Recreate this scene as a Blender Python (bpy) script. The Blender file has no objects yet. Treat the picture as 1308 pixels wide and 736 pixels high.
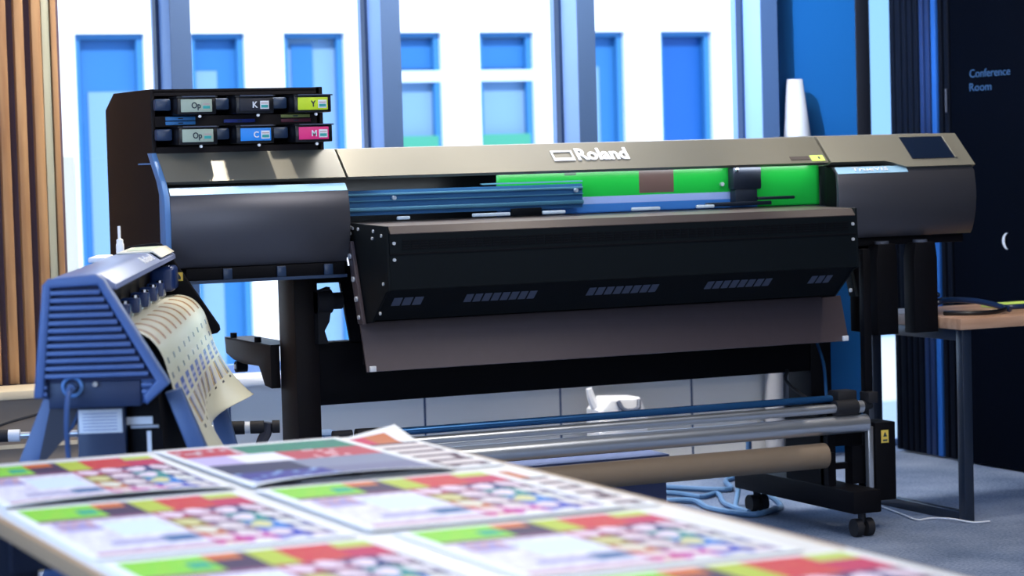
import bpy, bmesh, math, random
from mathutils import Vector, Matrix
random.seed(7)
SC = bpy.context.scene
COL = SC.collection
PI = math.pi

# ------------------------------------------------------------------ materials
def mat(name, col, rough=0.5, metal=0.0, var=0.0, scale=20.0, bump=0.0, spec=0.5, coat=0.0):
    m = bpy.data.materials.new(name); m.use_nodes = True
    nt = m.node_tree; b = nt.nodes['Principled BSDF']
    b.inputs['Base Color'].default_value = (*col, 1); b.inputs['Roughness'].default_value = rough
    b.inputs['Metallic'].default_value = metal; b.inputs['Specular IOR Level'].default_value = spec
    b.inputs['Coat Weight'].default_value = coat
    if var or bump:
        tc = nt.nodes.new('ShaderNodeTexCoord'); n = nt.nodes.new('ShaderNodeTexNoise')
        n.inputs['Scale'].default_value = scale; n.inputs['Detail'].default_value = 4
        nt.links.new(tc.outputs['Object'], n.inputs['Vector'])
        if var:
            r = nt.nodes.new('ShaderNodeMapRange')
            r.inputs['To Min'].default_value = 1 - var; r.inputs['To Max'].default_value = 1 + var
            nt.links.new(n.outputs['Fac'], r.inputs['Value'])
            h = nt.nodes.new('ShaderNodeHueSaturation'); h.inputs['Color'].default_value = (*col, 1)
            nt.links.new(r.outputs['Result'], h.inputs['Value']); nt.links.new(h.outputs['Color'], b.inputs['Base Color'])
        if bump:
            bp = nt.nodes.new('ShaderNodeBump'); bp.inputs['Strength'].default_value = bump
            bp.inputs['Distance'].default_value = 0.002
            nt.links.new(n.outputs['Fac'], bp.inputs['Height']); nt.links.new(bp.outputs['Normal'], b.inputs['Normal'])
    return m

def glass(name, tint, gloss=0.06, rough=0.02):
    m = bpy.data.materials.new(name); m.use_nodes = True
    nt = m.node_tree; nt.nodes.clear()
    o = nt.nodes.new('ShaderNodeOutputMaterial'); t = nt.nodes.new('ShaderNodeBsdfTransparent')
    g = nt.nodes.new('ShaderNodeBsdfGlossy'); x = nt.nodes.new('ShaderNodeMixShader')
    t.inputs['Color'].default_value = (*tint, 1); g.inputs['Roughness'].default_value = rough
    x.inputs[0].default_value = gloss
    nt.links.new(t.outputs[0], x.inputs[1]); nt.links.new(g.outputs[0], x.inputs[2]); nt.links.new(x.outputs[0], o.inputs[0])
    return m

def ink_mat(name, rough=0.35, spec=0.5):
    m = bpy.data.materials.new(name); m.use_nodes = True
    nt = m.node_tree; b = nt.nodes['Principled BSDF']
    a = nt.nodes.new('ShaderNodeAttribute'); a.attribute_name = 'Ink'
    nt.links.new(a.outputs['Color'], b.inputs['Base Color'])
    b.inputs['Roughness'].default_value = rough; b.inputs['Specular IOR Level'].default_value = spec
    return m

def wood_mat(name, c1, c2, along='Z', sc=6.0, rough=0.45):
    m = bpy.data.materials.new(name); m.use_nodes = True
    nt = m.node_tree; b = nt.nodes['Principled BSDF']; b.inputs['Roughness'].default_value = rough
    tc = nt.nodes.new('ShaderNodeTexCoord'); mp = nt.nodes.new('ShaderNodeMapping')
    s = {'X': (sc*.08, sc, sc), 'Y': (sc, sc*.08, sc), 'Z': (sc, sc, sc*.08)}[along]
    mp.inputs['Scale'].default_value = s
    n = nt.nodes.new('ShaderNodeTexNoise'); n.inputs['Scale'].default_value = 5; n.inputs['Detail'].default_value = 6
    r = nt.nodes.new('ShaderNodeValToRGB')
    r.color_ramp.elements[0].color = (*c1, 1); r.color_ramp.elements[0].position = .3
    r.color_ramp.elements[1].color = (*c2, 1); r.color_ramp.elements[1].position = .7
    nt.links.new(tc.outputs['Object'], mp.inputs[0]); nt.links.new(mp.outputs[0], n.inputs['Vector'])
    nt.links.new(n.outputs['Fac'], r.inputs[0]); nt.links.new(r.outputs[0], b.inputs['Base Color'])
    return m

def carpet_mat():
    m = bpy.data.materials.new('carpet'); m.use_nodes = True
    nt = m.node_tree; b = nt.nodes['Principled BSDF']; b.inputs['Roughness'].default_value = .95
    b.inputs['Specular IOR Level'].default_value = .1
    tc = nt.nodes.new('ShaderNodeTexCoord')
    n1 = nt.nodes.new('ShaderNodeTexNoise'); n1.inputs['Scale'].default_value = 90; n1.inputs['Detail'].default_value = 6
    n2 = nt.nodes.new('ShaderNodeTexNoise'); n2.inputs['Scale'].default_value = 2.2; n2.inputs['Detail'].default_value = 3
    mx = nt.nodes.new('ShaderNodeMath'); mx.operation = 'MULTIPLY_ADD'; mx.inputs[1].default_value = .6
    r = nt.nodes.new('ShaderNodeValToRGB')
    r.color_ramp.elements[0].color = (.055, .09, .17, 1); r.color_ramp.elements[0].position = .42
    r.color_ramp.elements[1].color = (.28, .34, .47, 1); r.color_ramp.elements[1].position = .95
    nt.links.new(tc.outputs['Object'], n1.inputs['Vector']); nt.links.new(tc.outputs['Object'], n2.inputs['Vector'])
    nt.links.new(n1.outputs['Fac'], mx.inputs[0])
    ml = nt.nodes.new('ShaderNodeMath'); ml.operation = 'MULTIPLY'; ml.inputs[1].default_value = .7
    nt.links.new(n2.outputs['Fac'], ml.inputs[0]); nt.links.new(ml.outputs[0], mx.inputs[2])
    nt.links.new(mx.outputs[0], r.inputs[0]); nt.links.new(r.outputs[0], b.inputs['Base Color'])
    bp = nt.nodes.new('ShaderNodeBump'); bp.inputs['Strength'].default_value = .6; bp.inputs['Distance'].default_value = .004
    nt.links.new(n1.outputs['Fac'], bp.inputs['Height']); nt.links.new(bp.outputs['Normal'], b.inputs['Normal'])
    return m

M = dict(
    black=mat('black powder coat', (.003, .003, .005), .6, var=.15, scale=60, spec=.12),
    blackgloss=mat('black gloss plastic', (.005, .006, .009), .28),
    brownblack=mat('dark bronze powder coat', (.0095, .0062, .0070), .55, var=.1, scale=40, spec=.2),
    plate=mat('dark bronze metal guide', (.085, .064, .072), .45, metal=.25, var=.06, scale=30),
    dryer=mat('dryer steel black', (.0022, .0045, .0065), .6, var=.1, scale=30, spec=.14),
    dryertop=mat('dryer top strip', (.045, .033, .032), .4),
    slot=mat('louvre grey', (.065, .08, .125), .5),
    cover=mat('champagne grey cover', (.19, .182, .150), .42, metal=.3, var=.03, scale=12),
    front=mat('graphite front panel', (.088, .088, .105), .36, metal=.55, var=.03, scale=12),
    chamfer=mat('pale blue lit chamfer', (.34, .58, .78), .3),
    endcap=mat('blue grey plastic', (.09, .22, .48), .45),
    screen=mat('dark touch screen', (.006, .012, .03), .15),
    chrome=mat('polished chrome', (.75, .77, .8), .2, metal=1),
    silver=mat('brushed aluminium', (.66, .68, .72), .30, metal=.85),
    steelblue=mat('blue steel bar', (.03, .13, .33), .25, metal=.6),
    railblue=mat('rail blue', (.04, .14, .30), .35, metal=.3),
    railteal=mat('rail teal', (.10, .26, .36), .35, metal=.3),
    navy=mat('navy dark interior', (.008, .012, .025), .5),
    white=mat('white plastic', (.82, .83, .86), .45, var=.02),
    whitelabel=mat('white label', (.8, .81, .84), .5),
    paper=mat('white paper', (.34, .35, .39), .6, var=.02, scale=8),
    cream=mat('cream plastic', (.62, .60, .50), .4),
    yellow=mat('yellow warning sticker', (.80, .58, .10), .5),
    lime=mat('lime sticker', (.60, .82, .15), .5),
    labgreen=mat('pale mint label', (.42, .50, .40), .5),
    laby=mat('yellow label', (.62, .80, .02), .5), labc=mat('cyan label', (.02, .28, .85), .5),
    labm=mat('magenta label', (.85, .03, .22), .5), labk=mat('black label', (.006, .008, .02), .5),
    teal=mat('teal print', (.03, .38, .35), .5), pinkprint=mat('rose print', (.55, .35, .36), .5),
    handle=mat('smoky blue grey plastic', (.022, .045, .10), .3),
    stripblue=mat('blue index strip', (.05, .25, .55), .5), stripnavy=mat('navy index strip', (.01, .03, .22), .5),
    stripolive=mat('olive index strip', (.28, .30, .08), .5), stripred=mat('maroon index strip', (.12, .01, .03), .5),
    cardboard=mat('brown cardboard tube', (.23, .165, .11), .6, var=.06, scale=15),
    gbox=mat('slate blue box', (.085, .105, .23), .6, var=.1),
    cablue=mat('grey blue cable', (.10, .22, .42), .4), cabwhite=mat('white thin cable', (.6, .65, .75), .4),
    cabledark=mat('glossy navy cable', (.012, .03, .09), .18),
    rubber=mat('black rubber', (.008, .008, .012), .7),
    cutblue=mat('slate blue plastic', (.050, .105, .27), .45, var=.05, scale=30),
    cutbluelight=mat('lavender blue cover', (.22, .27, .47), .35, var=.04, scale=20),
    cutdark=mat('deep navy plastic', (.006, .020, .065), .5),
    cutrecess=mat('rib groove', (.004, .010, .05), .7),
    carriage=mat('navy carriage plastic', (.01, .03, .13), .3),
    leg=mat('leg blue paint', (.05, .10, .24), .4),
    legdark=mat('leg dark inner', (.03, .03, .045), .5),
    wall=mat('warm white wall', (.78, .77, .75), .7, var=.03, scale=3),
    sill=mat('white sill', (.80, .82, .86), .4),
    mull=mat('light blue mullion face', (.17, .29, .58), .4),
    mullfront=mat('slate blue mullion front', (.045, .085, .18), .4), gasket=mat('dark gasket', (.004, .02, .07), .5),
    bluewall=mat('blue painted wall', (.001, .095, .31), .6, var=.03, scale=2),
    darkwall=mat('midnight navy wall', (.0005, .0016, .0055), .8, var=.1, scale=3, spec=.03),
    darkpost=mat('black post', (.004, .005, .010), .5),
    screw=mat('pale zinc screw', (.62, .64, .68), .35, metal=.3),
    slat=mat('black screen slat', (.0015, .0035, .010), .6, spec=.1), slatlit=mat('blue slat highlight', (.010, .10, .42), .5), slathalflit=mat('dim blue slat highlight', (.004, .02, .09), .5),
    wood=wood_mat('oak slat', (.30, .145, .060), (.48, .27, .12)), woodpale=wood_mat('pale ash slat', (.42, .40, .28), (.50, .48, .34)),
    felt=mat('plum felt backing', (.11, .075, .10), .9), ledge=mat('cream ledge', (.62, .52, .36), .5),
    tan=mat('taupe panel', (.24, .19, .15), .6, var=.05, scale=6),
    tabletop=wood_mat('light ply edge', (.62, .50, .36), (.72, .60, .45), 'Y', 3),
    edgeband=mat('tan edge band', (.36, .22, .11), .5, var=.06, scale=10),
    boardwhite=mat('white board', (.74, .73, .71), .5, var=.02, scale=6),
    tablewood=wood_mat('warm oak slab', (.36, .19, .11), (.58, .36, .24), 'X', 5),
    tableframe=mat('black steel frame', (.012, .02, .04), .35), tablenavy=mat('trestle navy', (.006, .008, .02), .5),
    facade=mat('white facade render', (.88, .89, .90), .8), facadebeige=mat('beige facade plinth', (.42, .40, .34), .8),
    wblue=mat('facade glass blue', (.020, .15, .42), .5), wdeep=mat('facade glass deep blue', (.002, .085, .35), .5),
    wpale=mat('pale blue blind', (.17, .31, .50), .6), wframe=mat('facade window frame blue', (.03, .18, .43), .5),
    wstreak=mat('white transom', (.60, .75, .95), .5), wgreen=mat('green pane tint for mirrored surroundings', (.05, .30, .20), .6),
    pave=mat('pale paving', (.5, .5, .5), .8), carpet=carpet_mat(), ceil=mat('white ceiling', (.8, .8, .8), .8),
    ink=ink_mat('printed ink', .6, .15), vinyl=ink_mat('printed vinyl', .25),
    pane=glass('window glass', (.96, .98, 1.0), .03), acrylic=glass('clear acrylic', (.93, .97, 1.0), .05),
    text=mat('pale blue lettering', (.025, .085, .22), .5), arc=mat('pale steel pull', (.55, .62, .75), .3),
    inkdark=mat('dark print', (.01, .03, .05), .5), note=mat('lime notepad', (.55, .72, .12), .6),
)

# ------------------------------------------------------------------ mesh builder
class MB:
    def __init__(s): s.bm = bmesh.new(); s.i = 0; s.done = s.bm.faces.layers.int.new('done')
    def m(s, i): s.i = i; return s
    def _fin(s, smooth=False):
        for f in s.bm.faces:
            if not f[s.done]: f[s.done] = 1; f.material_index = s.i; f.smooth = True
        return s
    def box(s, x0, x1, y0, y1, z0, z1, bev=0.0, seg=2, rot=None):
        g = bmesh.ops.create_cube(s.bm, size=1)['verts']
        for v in g:
            v.co = Vector(((x0+x1)/2 + v.co.x*(x1-x0), (y0+y1)/2 + v.co.y*(y1-y0), (z0+z1)/2 + v.co.z*(z1-z0)))
        if rot: bmesh.ops.transform(s.bm, matrix=rot, verts=g)
        if bev:
            es = list({e for v in g for e in v.link_edges})
            bmesh.ops.bevel(s.bm, geom=es, offset=bev, segments=seg, affect='EDGES', profile=.5)
        return s._fin()
    def prism(s, pts, ax, a0, a1, bev=0.0, seg=2):
        def P(p, a): return {'x': (a, p[0], p[1]), 'y': (p[0], a, p[1]), 'z': (p[0], p[1], a)}[ax]
        A = [s.bm.verts.new(P(p, a0)) for p in pts]; B = [s.bm.verts.new(P(p, a1)) for p in pts]
        n = len(pts)
        fs = [s.bm.faces.new(A), s.bm.faces.new(B[::-1])]
        for i in range(n): fs.append(s.bm.faces.new((A[i], B[i], B[(i+1) % n], A[(i+1) % n])))
        bmesh.ops.recalc_face_normals(s.bm, faces=fs)
        if bev:
            es = list({e for f in fs[:2] for e in f.edges})
            bmesh.ops.bevel(s.bm, geom=es, offset=bev, segments=seg, affect='EDGES', profile=.5)
        return s._fin()
    def quad(s, a, b, c, d):
        s.bm.faces.new([s.bm.verts.new(p) for p in (a, b, c, d)]); return s._fin()
    def cyl(s, p0, p1, r, r2=None, seg=24, cap=True):
        p0, p1 = Vector(p0), Vector(p1); r2 = r if r2 is None else r2
        d = (p1-p0).normalized(); a = d.orthogonal().normalized(); b = d.cross(a)
        A = []; B = []
        for k in range(seg):
            t = 2*PI*k/seg; o = a*math.cos(t) + b*math.sin(t)
            A.append(s.bm.verts.new(p0+o*r)); B.append(s.bm.verts.new(p1+o*r2))
        for k in range(seg): s.bm.faces.new((A[k], A[(k+1) % seg], B[(k+1) % seg], B[k]))
        if cap: s.bm.faces.new(A[::-1]); s.bm.faces.new(B)
        return s._fin()
    def tube(s, path, r, seg=8, sub=6):
        P = [Vector(p) for p in path]; Q = []
        if len(P) > 2:
            E = [P[0]*2-P[1]] + P + [P[-1]*2-P[-2]]
            for i in range(1, len(E)-2):
                for k in range(sub):
                    t = k/sub; a, b, c, d = E[i-1], E[i], E[i+1], E[i+2]
                    Q.append(.5*((2*b)+(c-a)*t+(2*a-5*b+4*c-d)*t*t+(3*b-a-3*c+d)*t**3))
            Q.append(P[-1])
        else: Q = P
        rings = []; up = None
        for i, q in enumerate(Q):
            d = (Q[min(i+1, len(Q)-1)]-Q[max(i-1, 0)]).normalized()
            up = d.orthogonal() if up is None else (up - d*up.dot(d))
            up = up.normalized(); b = d.cross(up)
            rr = r(i/(len(Q)-1)) if callable(r) else r
            rings.append([s.bm.verts.new(q+(up*math.cos(2*PI*k/seg)+b*math.sin(2*PI*k/seg))*rr) for k in range(seg)])
        for A, B in zip(rings, rings[1:]):
            for k in range(seg): s.bm.faces.new((A[k], A[(k+1) % seg], B[(k+1) % seg], B[k]))
        s.bm.faces.new(rings[0][::-1]); s.bm.faces.new(rings[-1])
        return s._fin()
    def ring(s, c, nrm, R, r, a0=0, a1=2*PI, seg=28, sec=8, flat=1.0):
        c = Vector(c); n = Vector(nrm).normalized(); a = n.orthogonal().normalized()
        if abs(n.x) > .9: a = Vector((0, 0, 1))
        b = n.cross(a); full = abs(a1-a0-2*PI) < 1e-6; rings = []
        for k in range(seg + (0 if full else 1)):
            t = a0+(a1-a0)*k/seg; o = a*math.cos(t)+b*math.sin(t)
            tt = 1.0 if full else max(.15, math.sin(PI*k/seg))
            rings.append([s.bm.verts.new(c+o*(R+r*tt*math.cos(2*PI*j/sec))+n*(r*flat*tt*math.sin(2*PI*j/sec))) for j in range(sec)])
        K = len(rings)
        for k in range(K if full else K-1):
            A, B = rings[k], rings[(k+1) % K]
            for j in range(sec): s.bm.faces.new((A[j], A[(j+1) % sec], B[(j+1) % sec], B[j]))
        if not full: s.bm.faces.new(rings[0][::-1]); s.bm.faces.new(rings[-1])
        return s._fin()
    def sphere(s, c, r, sc=(1, 1, 1)):
        g = bmesh.ops.create_uvsphere(s.bm, u_segments=16, v_segments=10, radius=r)['verts']
        for v in g: v.co = Vector((v.co.x*sc[0], v.co.y*sc[1], v.co.z*sc[2])) + Vector(c)
        return s._fin()
    def add_mesh(s, me, mx):
        n0 = len(s.bm.verts); s.bm.from_mesh(me); s.bm.verts.ensure_lookup_table()
        bmesh.ops.transform(s.bm, matrix=mx, verts=s.bm.verts[n0:])
        done = s.done = s.bm.faces.layers.int['done']
        for f in s.bm.faces:
            if not f[done]: f[done] = 1; f.material_index = s.i; f.smooth = False
        return s
    def build(s, name, mats, parent=None, angle=32):
        off = OFF.get(parent.name, Vector()) if parent else Vector()
        me = bpy.data.meshes.new(name)
        bmesh.ops.recalc_face_normals(s.bm, faces=s.bm.faces) if s.bm.faces else None
        bmesh.ops.translate(s.bm, verts=s.bm.verts, vec=-off)
        s.bm.faces.layers.int.remove(s.bm.faces.layers.int['done']); s.bm.to_mesh(me); s.bm.free()
        me.set_sharp_from_angle(angle=math.radians(angle))
        for x in (mats if isinstance(mats, (list, tuple)) else [mats]): me.materials.append(x)
        o = bpy.data.objects.new(name, me); COL.objects.link(o)
        if parent: o.parent = parent; OFF[o.name] = off
        return o

OFF = {}
def tag(o, label=None, cat=None, group=None, kind=None):
    for k, v in (('label', label), ('category', cat), ('group', group), ('kind', kind)):
        if v: o[k] = v
    return o
def thing(name, label, cat, loc=(0, 0, 0), rz=0.0, group=None, local=False):
    o = bpy.data.objects.new(name, None); COL.objects.link(o); o.location = loc; o.rotation_euler = (0, 0, rz)
    o.empty_display_size = .1
    OFF[o.name] = Vector() if local else Vector(loc)
    return tag(o, label, cat, group)
def struct(name, mb, m, parent=None): return tag(mb.build(name, m, parent), kind='structure')
def copy_tree(o, parent=None):
    c = o.copy(); COL.objects.link(c); c.parent = parent
    for ch in list(o.children): copy_tree(ch, c)
    return c

def text_mesh(s, bold=0.0, ext=0.02):
    cu = bpy.data.curves.new('lettering', 'FONT'); cu.body = s; cu.size = 1; cu.extrude = ext; cu.offset = bold
    cu.resolution_u = 3
    ob = bpy.data.objects.new('lettering', cu); me = bpy.data.meshes.new_from_object(ob)
    bpy.data.objects.remove(ob); bpy.data.curves.remove(cu)
    return me
def put_text(mb, s, origin, X, Yv, w, h, bold=0.0, depth=.0015, shear=0.0):
    """letters of width w and height h whose lower left corner stands at origin; X to the right, Yv up the surface"""
    me = text_mesh(s, bold)
    xs = [v.co.x for v in me.vertices]; ys = [v.co.y for v in me.vertices]
    x0, x1, y0, y1 = min(xs), max(xs), min(ys), max(ys)
    X, Yv = Vector(X).normalized(), Vector(Yv).normalized(); N = X.cross(Yv)
    sx, sy = w/(x1-x0), h/(y1-y0)
    R = Matrix((X, Yv, N)).transposed().to_4x4()
    S = Matrix.Diagonal((sx, sy, depth/.02, 1))
    mx = Matrix.Translation(Vector(origin)) @ R @ S @ Matrix.Translation((-x0, -y0, 0))
    mb.add_mesh(me, mx); bpy.data.meshes.remove(me)
    return mb

# ------------------------------------------------------------------ camera
yaw, pitch, roll = math.radians(24.2), math.atan(164/3100), .028
f0 = Vector((math.sin(yaw), math.cos(yaw), 0)); r0 = Vector((math.cos(yaw), -math.sin(yaw), 0)); u0 = Vector((0, 0, 1))
F = f0*math.cos(pitch) - u0*math.sin(pitch); U = u0*math.cos(pitch) + f0*math.sin(pitch)
RR = r0*math.cos(roll) - U*math.sin(roll); UU = U*math.cos(roll) + r0*math.sin(roll)
cam = bpy.data.cameras.new('camera'); co = bpy.data.objects.new('camera', cam); COL.objects.link(co)
mx = Matrix((RR, UU, -F)).transposed().to_4x4(); mx.translation = (0, 0, 1.35); co.matrix_world = mx
cam.sensor_width = 36; cam.lens = 3100/1308*36; cam.clip_end = 200
cam.dof.use_dof = True; cam.dof.focus_distance = 7.65; cam.dof.aperture_fstop = 3.6
SC.camera = co

# ------------------------------------------------------------------ the setting
struct('floor', MB().box(-2.5, 9.0, -2.5, 9.45, -.06, 0), M['carpet'])
struct('ceiling', MB().box(-2.6, 9.2, -2.6, 9.5, 3.0, 3.1), M['ceil'])
struct('wall_left', MB().box(-2.6, -2.5, -2.5, 9.45, 0, 3.0), M['wall'])
struct('wall_front', MB().box(-2.5, 9.0, -2.6, -2.5, 0, 3.0), M['wall'])
# window wall: low wall, sill, mullions, panes
wb = MB().box(2.28, 5.412, 9.22, 9.40, 0, .485)
for x in (2.9, 3.735, 4.352, 4.98): wb.m(1).box(x-.004, x+.004, 9.217, 9.225, .01, .48)
struct('wall_back', wb, [M['wall'], M['mullfront']])
struct('trim_1', MB().box(2.28, 5.412, 9.10, 9.42, .488, .525, .006), M['sill'])
edges = [(2.28, 2.685), (2.775, 3.56), (3.65, 4.435), (4.525, 5.315)]
for i, x in enumerate((2.685, 3.56, 4.435, 5.315)):
    mb = MB().box(x, x+.085, 9.14, 9.40, .525, 3.0, .004)
    mb.m(1).box(x+.002, x+.083, 9.134, 9.141, .525, 3.0)  # darker plate paints the front as the shaded side of the mullion
    mb.m(2).box(x-.012, x+.001, 9.285, 9.33, .525, 3.0)
    struct('trim_%d' % (i+2), mb, [M['mull'], M['mullfront'], M['gasket']])
for i, (a, b) in enumerate(edges):
    w = bpy.data.objects.new('window_%d' % (i+1), None); COL.objects.link(w); w['kind'] = 'structure'; OFF[w.name] = Vector()
    fr = MB().box(a, b, 9.30, 9.36, .525, .56).box(a, b, 9.30, 9.36, 2.95, 3.0)
    struct('window_frame', fr, M['mull'], w)
    struct('pane', MB().box(a, b, 9.325, 9.333, .56, 2.95), M['pane'], w)
struct('wall_pier', MB().box(5.412, 5.872, 9.26, 9.42, 0, 3.0), M['bluewall'])
struct('trim_6', MB().box(5.40, 5.425, 9.20, 9.262, 0, 3.0, .003), M['mull'])
struct('trim_7', MB().box(5.872, 5.945, 9.255, 9.42, 0, 3.0, .003), M['darkpost'])
w = bpy.data.objects.new('window_5', None); COL.objects.link(w); w['kind'] = 'structure'; OFF[w.name] = Vector()
struct('window_frame', MB().box(5.945, 7.2, 9.33, 9.38, 0, .03).box(5.945, 7.2, 9.33, 9.38, 2.95, 3.0), M['mull'], w)
struct('pane', MB().box(5.945, 7.2, 9.345, 9.353, .03, 2.95), M['pane'], w)
struct('wall_corner', MB().box(7.2, 9.0, 9.26, 9.42, 0, 3.0), M['darkwall'])
struct('wall_outer', MB().box(8.9, 9.0, -2.5, 9.26, 0, 3.0), M['darkwall'])

# slatted wooden wall cladding left of the windows
ws = MB().box(-1.4, 2.28, 9.26, 9.42, 0, 3.0)
struct('wall_pier_clad', ws, M['felt'])
sl = MB(); x = 2.262
k = 0
while x > -1.36:
    if k == 1: sl.m(1).box(x-.030, x, 9.23, 9.26, .545, 3.0, .002)
    else: sl.m(0).box(x-(.022 if k == 0 else .036), x, 9.222, 9.26, .545, 3.0, .003)
    x -= (.026 if k == 0 else .034 if k == 1 else .0665); k += 1
tag(sl.build('wood_slat_panel', [M['wood'], M['woodpale']]), 'vertical oak slat wall panel left of the windows', 'wall panel')
lb = MB().box(-1.4, 2.22, 8.95, 9.19, .0, .513); lb.m(1).box(-1.4, 2.23, 8.93, 9.19, .513, .545, .003).box(-1.4, 2.222, 8.943, 8.955, .33, .345)
tag(lb.build('low_bench', [M['tan'], M['ledge']]), 'low taupe bench with cream ledge under the wooden slats', 'bench')

# right partition: dark wall with conference door, black slat screen
struct('wall_right', MB().box(5.985, 6.10, -2.5, 7.55, 0, 3.0), M['darkwall'])
d = bpy.data.objects.new('door_1', None); COL.objects.link(d); d['kind'] = 'structure'; OFF[d.name] = Vector()
struct('door_panel', MB().box(5.98, 6.06, 7.55, 8.685, .01, 3.0, .003), M['darkwall'], d)
tx = MB()
put_text(tx, 'Conference', (5.979, 8.545, 1.640), (0, -1, 0), (0, 0, 1), .285, .034)
put_text(tx, 'Room', (5.979, 8.547, 1.583), (0, -1, 0), (0, 0, 1), .155, .033)
struct('door_lettering', tx, M['text'], d)
struct('door_handle', MB().ring((5.974, 8.285, .957), (1, 0, 0), .034, .009, PI*1.05, PI*1.95, flat=.5), M['arc'], d)
struct('door_hinge', MB().cyl((5.972, 8.71, 1.50), (5.972, 8.71, 1.60), .005), M['slot'], d)
sc_ = MB().box(6.03, 6.09, 8.69, 9.155, 0, 3.0)
y = 8.70; k = 0
while y < 9.14:
    wd = random.choice((.028, .036, .03))
    sc_.m(1 if k in (2, ) else 2 if k in (3, 4) else 0).box(5.98, 6.035, y, y+wd, .01, 2.99, .004); y += wd+.016; k += 1  # blue slats paint the light catching on a black screen
tag(sc_.build('slat_screen', [M['slat'], M['slatlit'], M['slathalflit']]), 'tall black vertical slat screen between blue wall and conference room door', 'screen')

# outside: pale facade with tall blue windows
struct('ground', MB().box(-6, 26, 9.6, 40, -.35, -.3), M['pave'])
fc = thing('opposite_building', 'white building with tall blue windows outside, across from the office windows', 'building', (8, 18, -.3))
wins = [(4.55, 5.09, 'a'), (5.45, 5.89, 'b'), (6.20, 6.71, 'c'), (7.05, 7.535, 'd'), (7.86, 8.35, 'd'), (8.75, 9.18, 'b'), (9.507, 10.006, 'e'), (10.35, 10.85, 'e'), (11.2, 12.1, 'c'), (12.6, 13.1, 'c'), (3.75, 4.2, 'b'), (2.9, 3.4, 'a')]
wins.sort()
wl = MB(); px = 0.0
for a, b, c in wins:
    ht = 3.3 if a == 11.2 else 2.385
    wl.box(px, a, 18.0, 18.3, -.3, 6.0); wl.box(a, b, 18.0, 18.3, ht, 6.0); px = b
wl.box(px, 20, 18.0, 18.3, -.3, 6.0)
wl.build('facade_wall', M['facade'], fc)
MB().box(4.22, 4.50, 17.93, 18.0, -.3, 1.47).build('plinth', M['facadebeige'], fc)
for a, b, c in wins:  # coloured strips and bars put the reflections into each pane
    ht = 3.3 if a == 11.2 else 2.385
    fm = MB().box(a+.001, a+.05, 18.06, 18.12, -.3, ht-.041).box(b-.05, b-.001, 18.06, 18.12, -.3, ht-.041).box(a+.001, b-.001, 18.06, 18.12, ht-.04, ht-.001)
    fo = fm.build('window_frame', M['wframe'], fc)
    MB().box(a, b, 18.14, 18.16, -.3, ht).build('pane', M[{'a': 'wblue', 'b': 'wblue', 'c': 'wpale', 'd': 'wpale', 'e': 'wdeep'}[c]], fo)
    if c == 'a': MB().box(a+.12, b-.06, 18.125, 18.135, -.3, 1.95).build('reflection', M['wpale'], fo)
    if c == 'b': MB().box(a+.06, a+.24, 18.125, 18.135, -.3, 2.1).build('reflection', M['wpale'], fo)
    if c == 'c': MB().box(a+.10, a+.28, 18.125, 18.135, 1.9, 2.3).build('reflection', M['wblue'], fo)
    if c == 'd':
        MB().box(a, b, 18.05, 18.055, 1.99, 2.08).build('streak', M['wstreak'], fo)
        MB().box(a, b, 18.125, 18.135, 2.10, 2.33).build('reflection', M['wblue'], fo)
        MB().box(a+.03, b-.03, 18.05, 18.055, -.3, 1.56).build('green_reflection', M['wgreen'], fo)  # green panel stands for surroundings mirrored in the glass

# ------------------------------------------------------------------ large format printer
PR = thing('wide_format_printer', 'large black and champagne wide-format printer on a black stand by the windows', 'printer', (3.65, 7.5, 0))
sy, sz = .743, .669                              # up along the sloping cover
def SL(t, lift=0.0): return (7.40 + t*sy - lift*sz, 1.309 + t*sz + lift*sy)      # t metres up the slope
covprof = [(7.40, 1.309), (7.50, 1.400), (7.80, 1.404), (7.80, 1.39), (7.507, 1.386), (7.418, 1.300)]
MB().prism(covprof, 'x', 2.755, 4.573, .002).build('top_cover', M['cover'], PR)
lc = MB().prism(covprof, 'x', 2.140, 2.747, .002); lc.build('top_cover', M['cover'], PR)
rc = MB()
fr_ = []
for i in range(25):
    x = 4.582 + (5.177-4.582)*i/24
    q = min(1, max(0, (x-4.80)/.09)); q = q*q*(3-2*q)
    fr_.append((x, 7.40-.026*q, 1.309-.0235*q))
top = [(x, 7.50, 1.402) for x, _, _ in fr_]; bk = [(x, 7.80, 1.406) for x, _, _ in fr_]; lo = [(x, y+.018, z-.009) for x, y, z in fr_]
lo2 = [(x, 7.80, 1.27) for x, _, _ in fr_]
rows = [[rc.bm.verts.new(p) for p in r] for r in (lo2, lo, fr_, top, bk)]
for A, B in zip(rows, rows[1:]+rows[:1]):
    for i in range(24): rc.bm.faces.new((A[i], A[i+1], B[i+1], B[i]))
for e in (0, 24): rc.bm.faces.new([r[e] for r in rows])
rc._fin(); rcov = rc.build('top_cover', M['cover'], PR)
# touch screen on the right cover
def slope_box(mb, x0, x1, t0, t1, h, b=.0):
    pts = [SL(t0, 0), SL(t1, 0), SL(t1, h), SL(t0, h)]
    return mb.prism(pts, 'x', x0, x1, b)
ts = MB(); slope_box(ts, 4.925, 5.108, .004, .120, .003)
ts = ts.build('touch_screen', M['screen'], rcov)
bz = MB(); slope_box(bz, 5.108, 5.118, .002, .122, .006, .001); slope_box(bz, 4.925, 5.108, .120, .124, .004); bz.build('screen_bezel', M['cover'], rcov)
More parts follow.
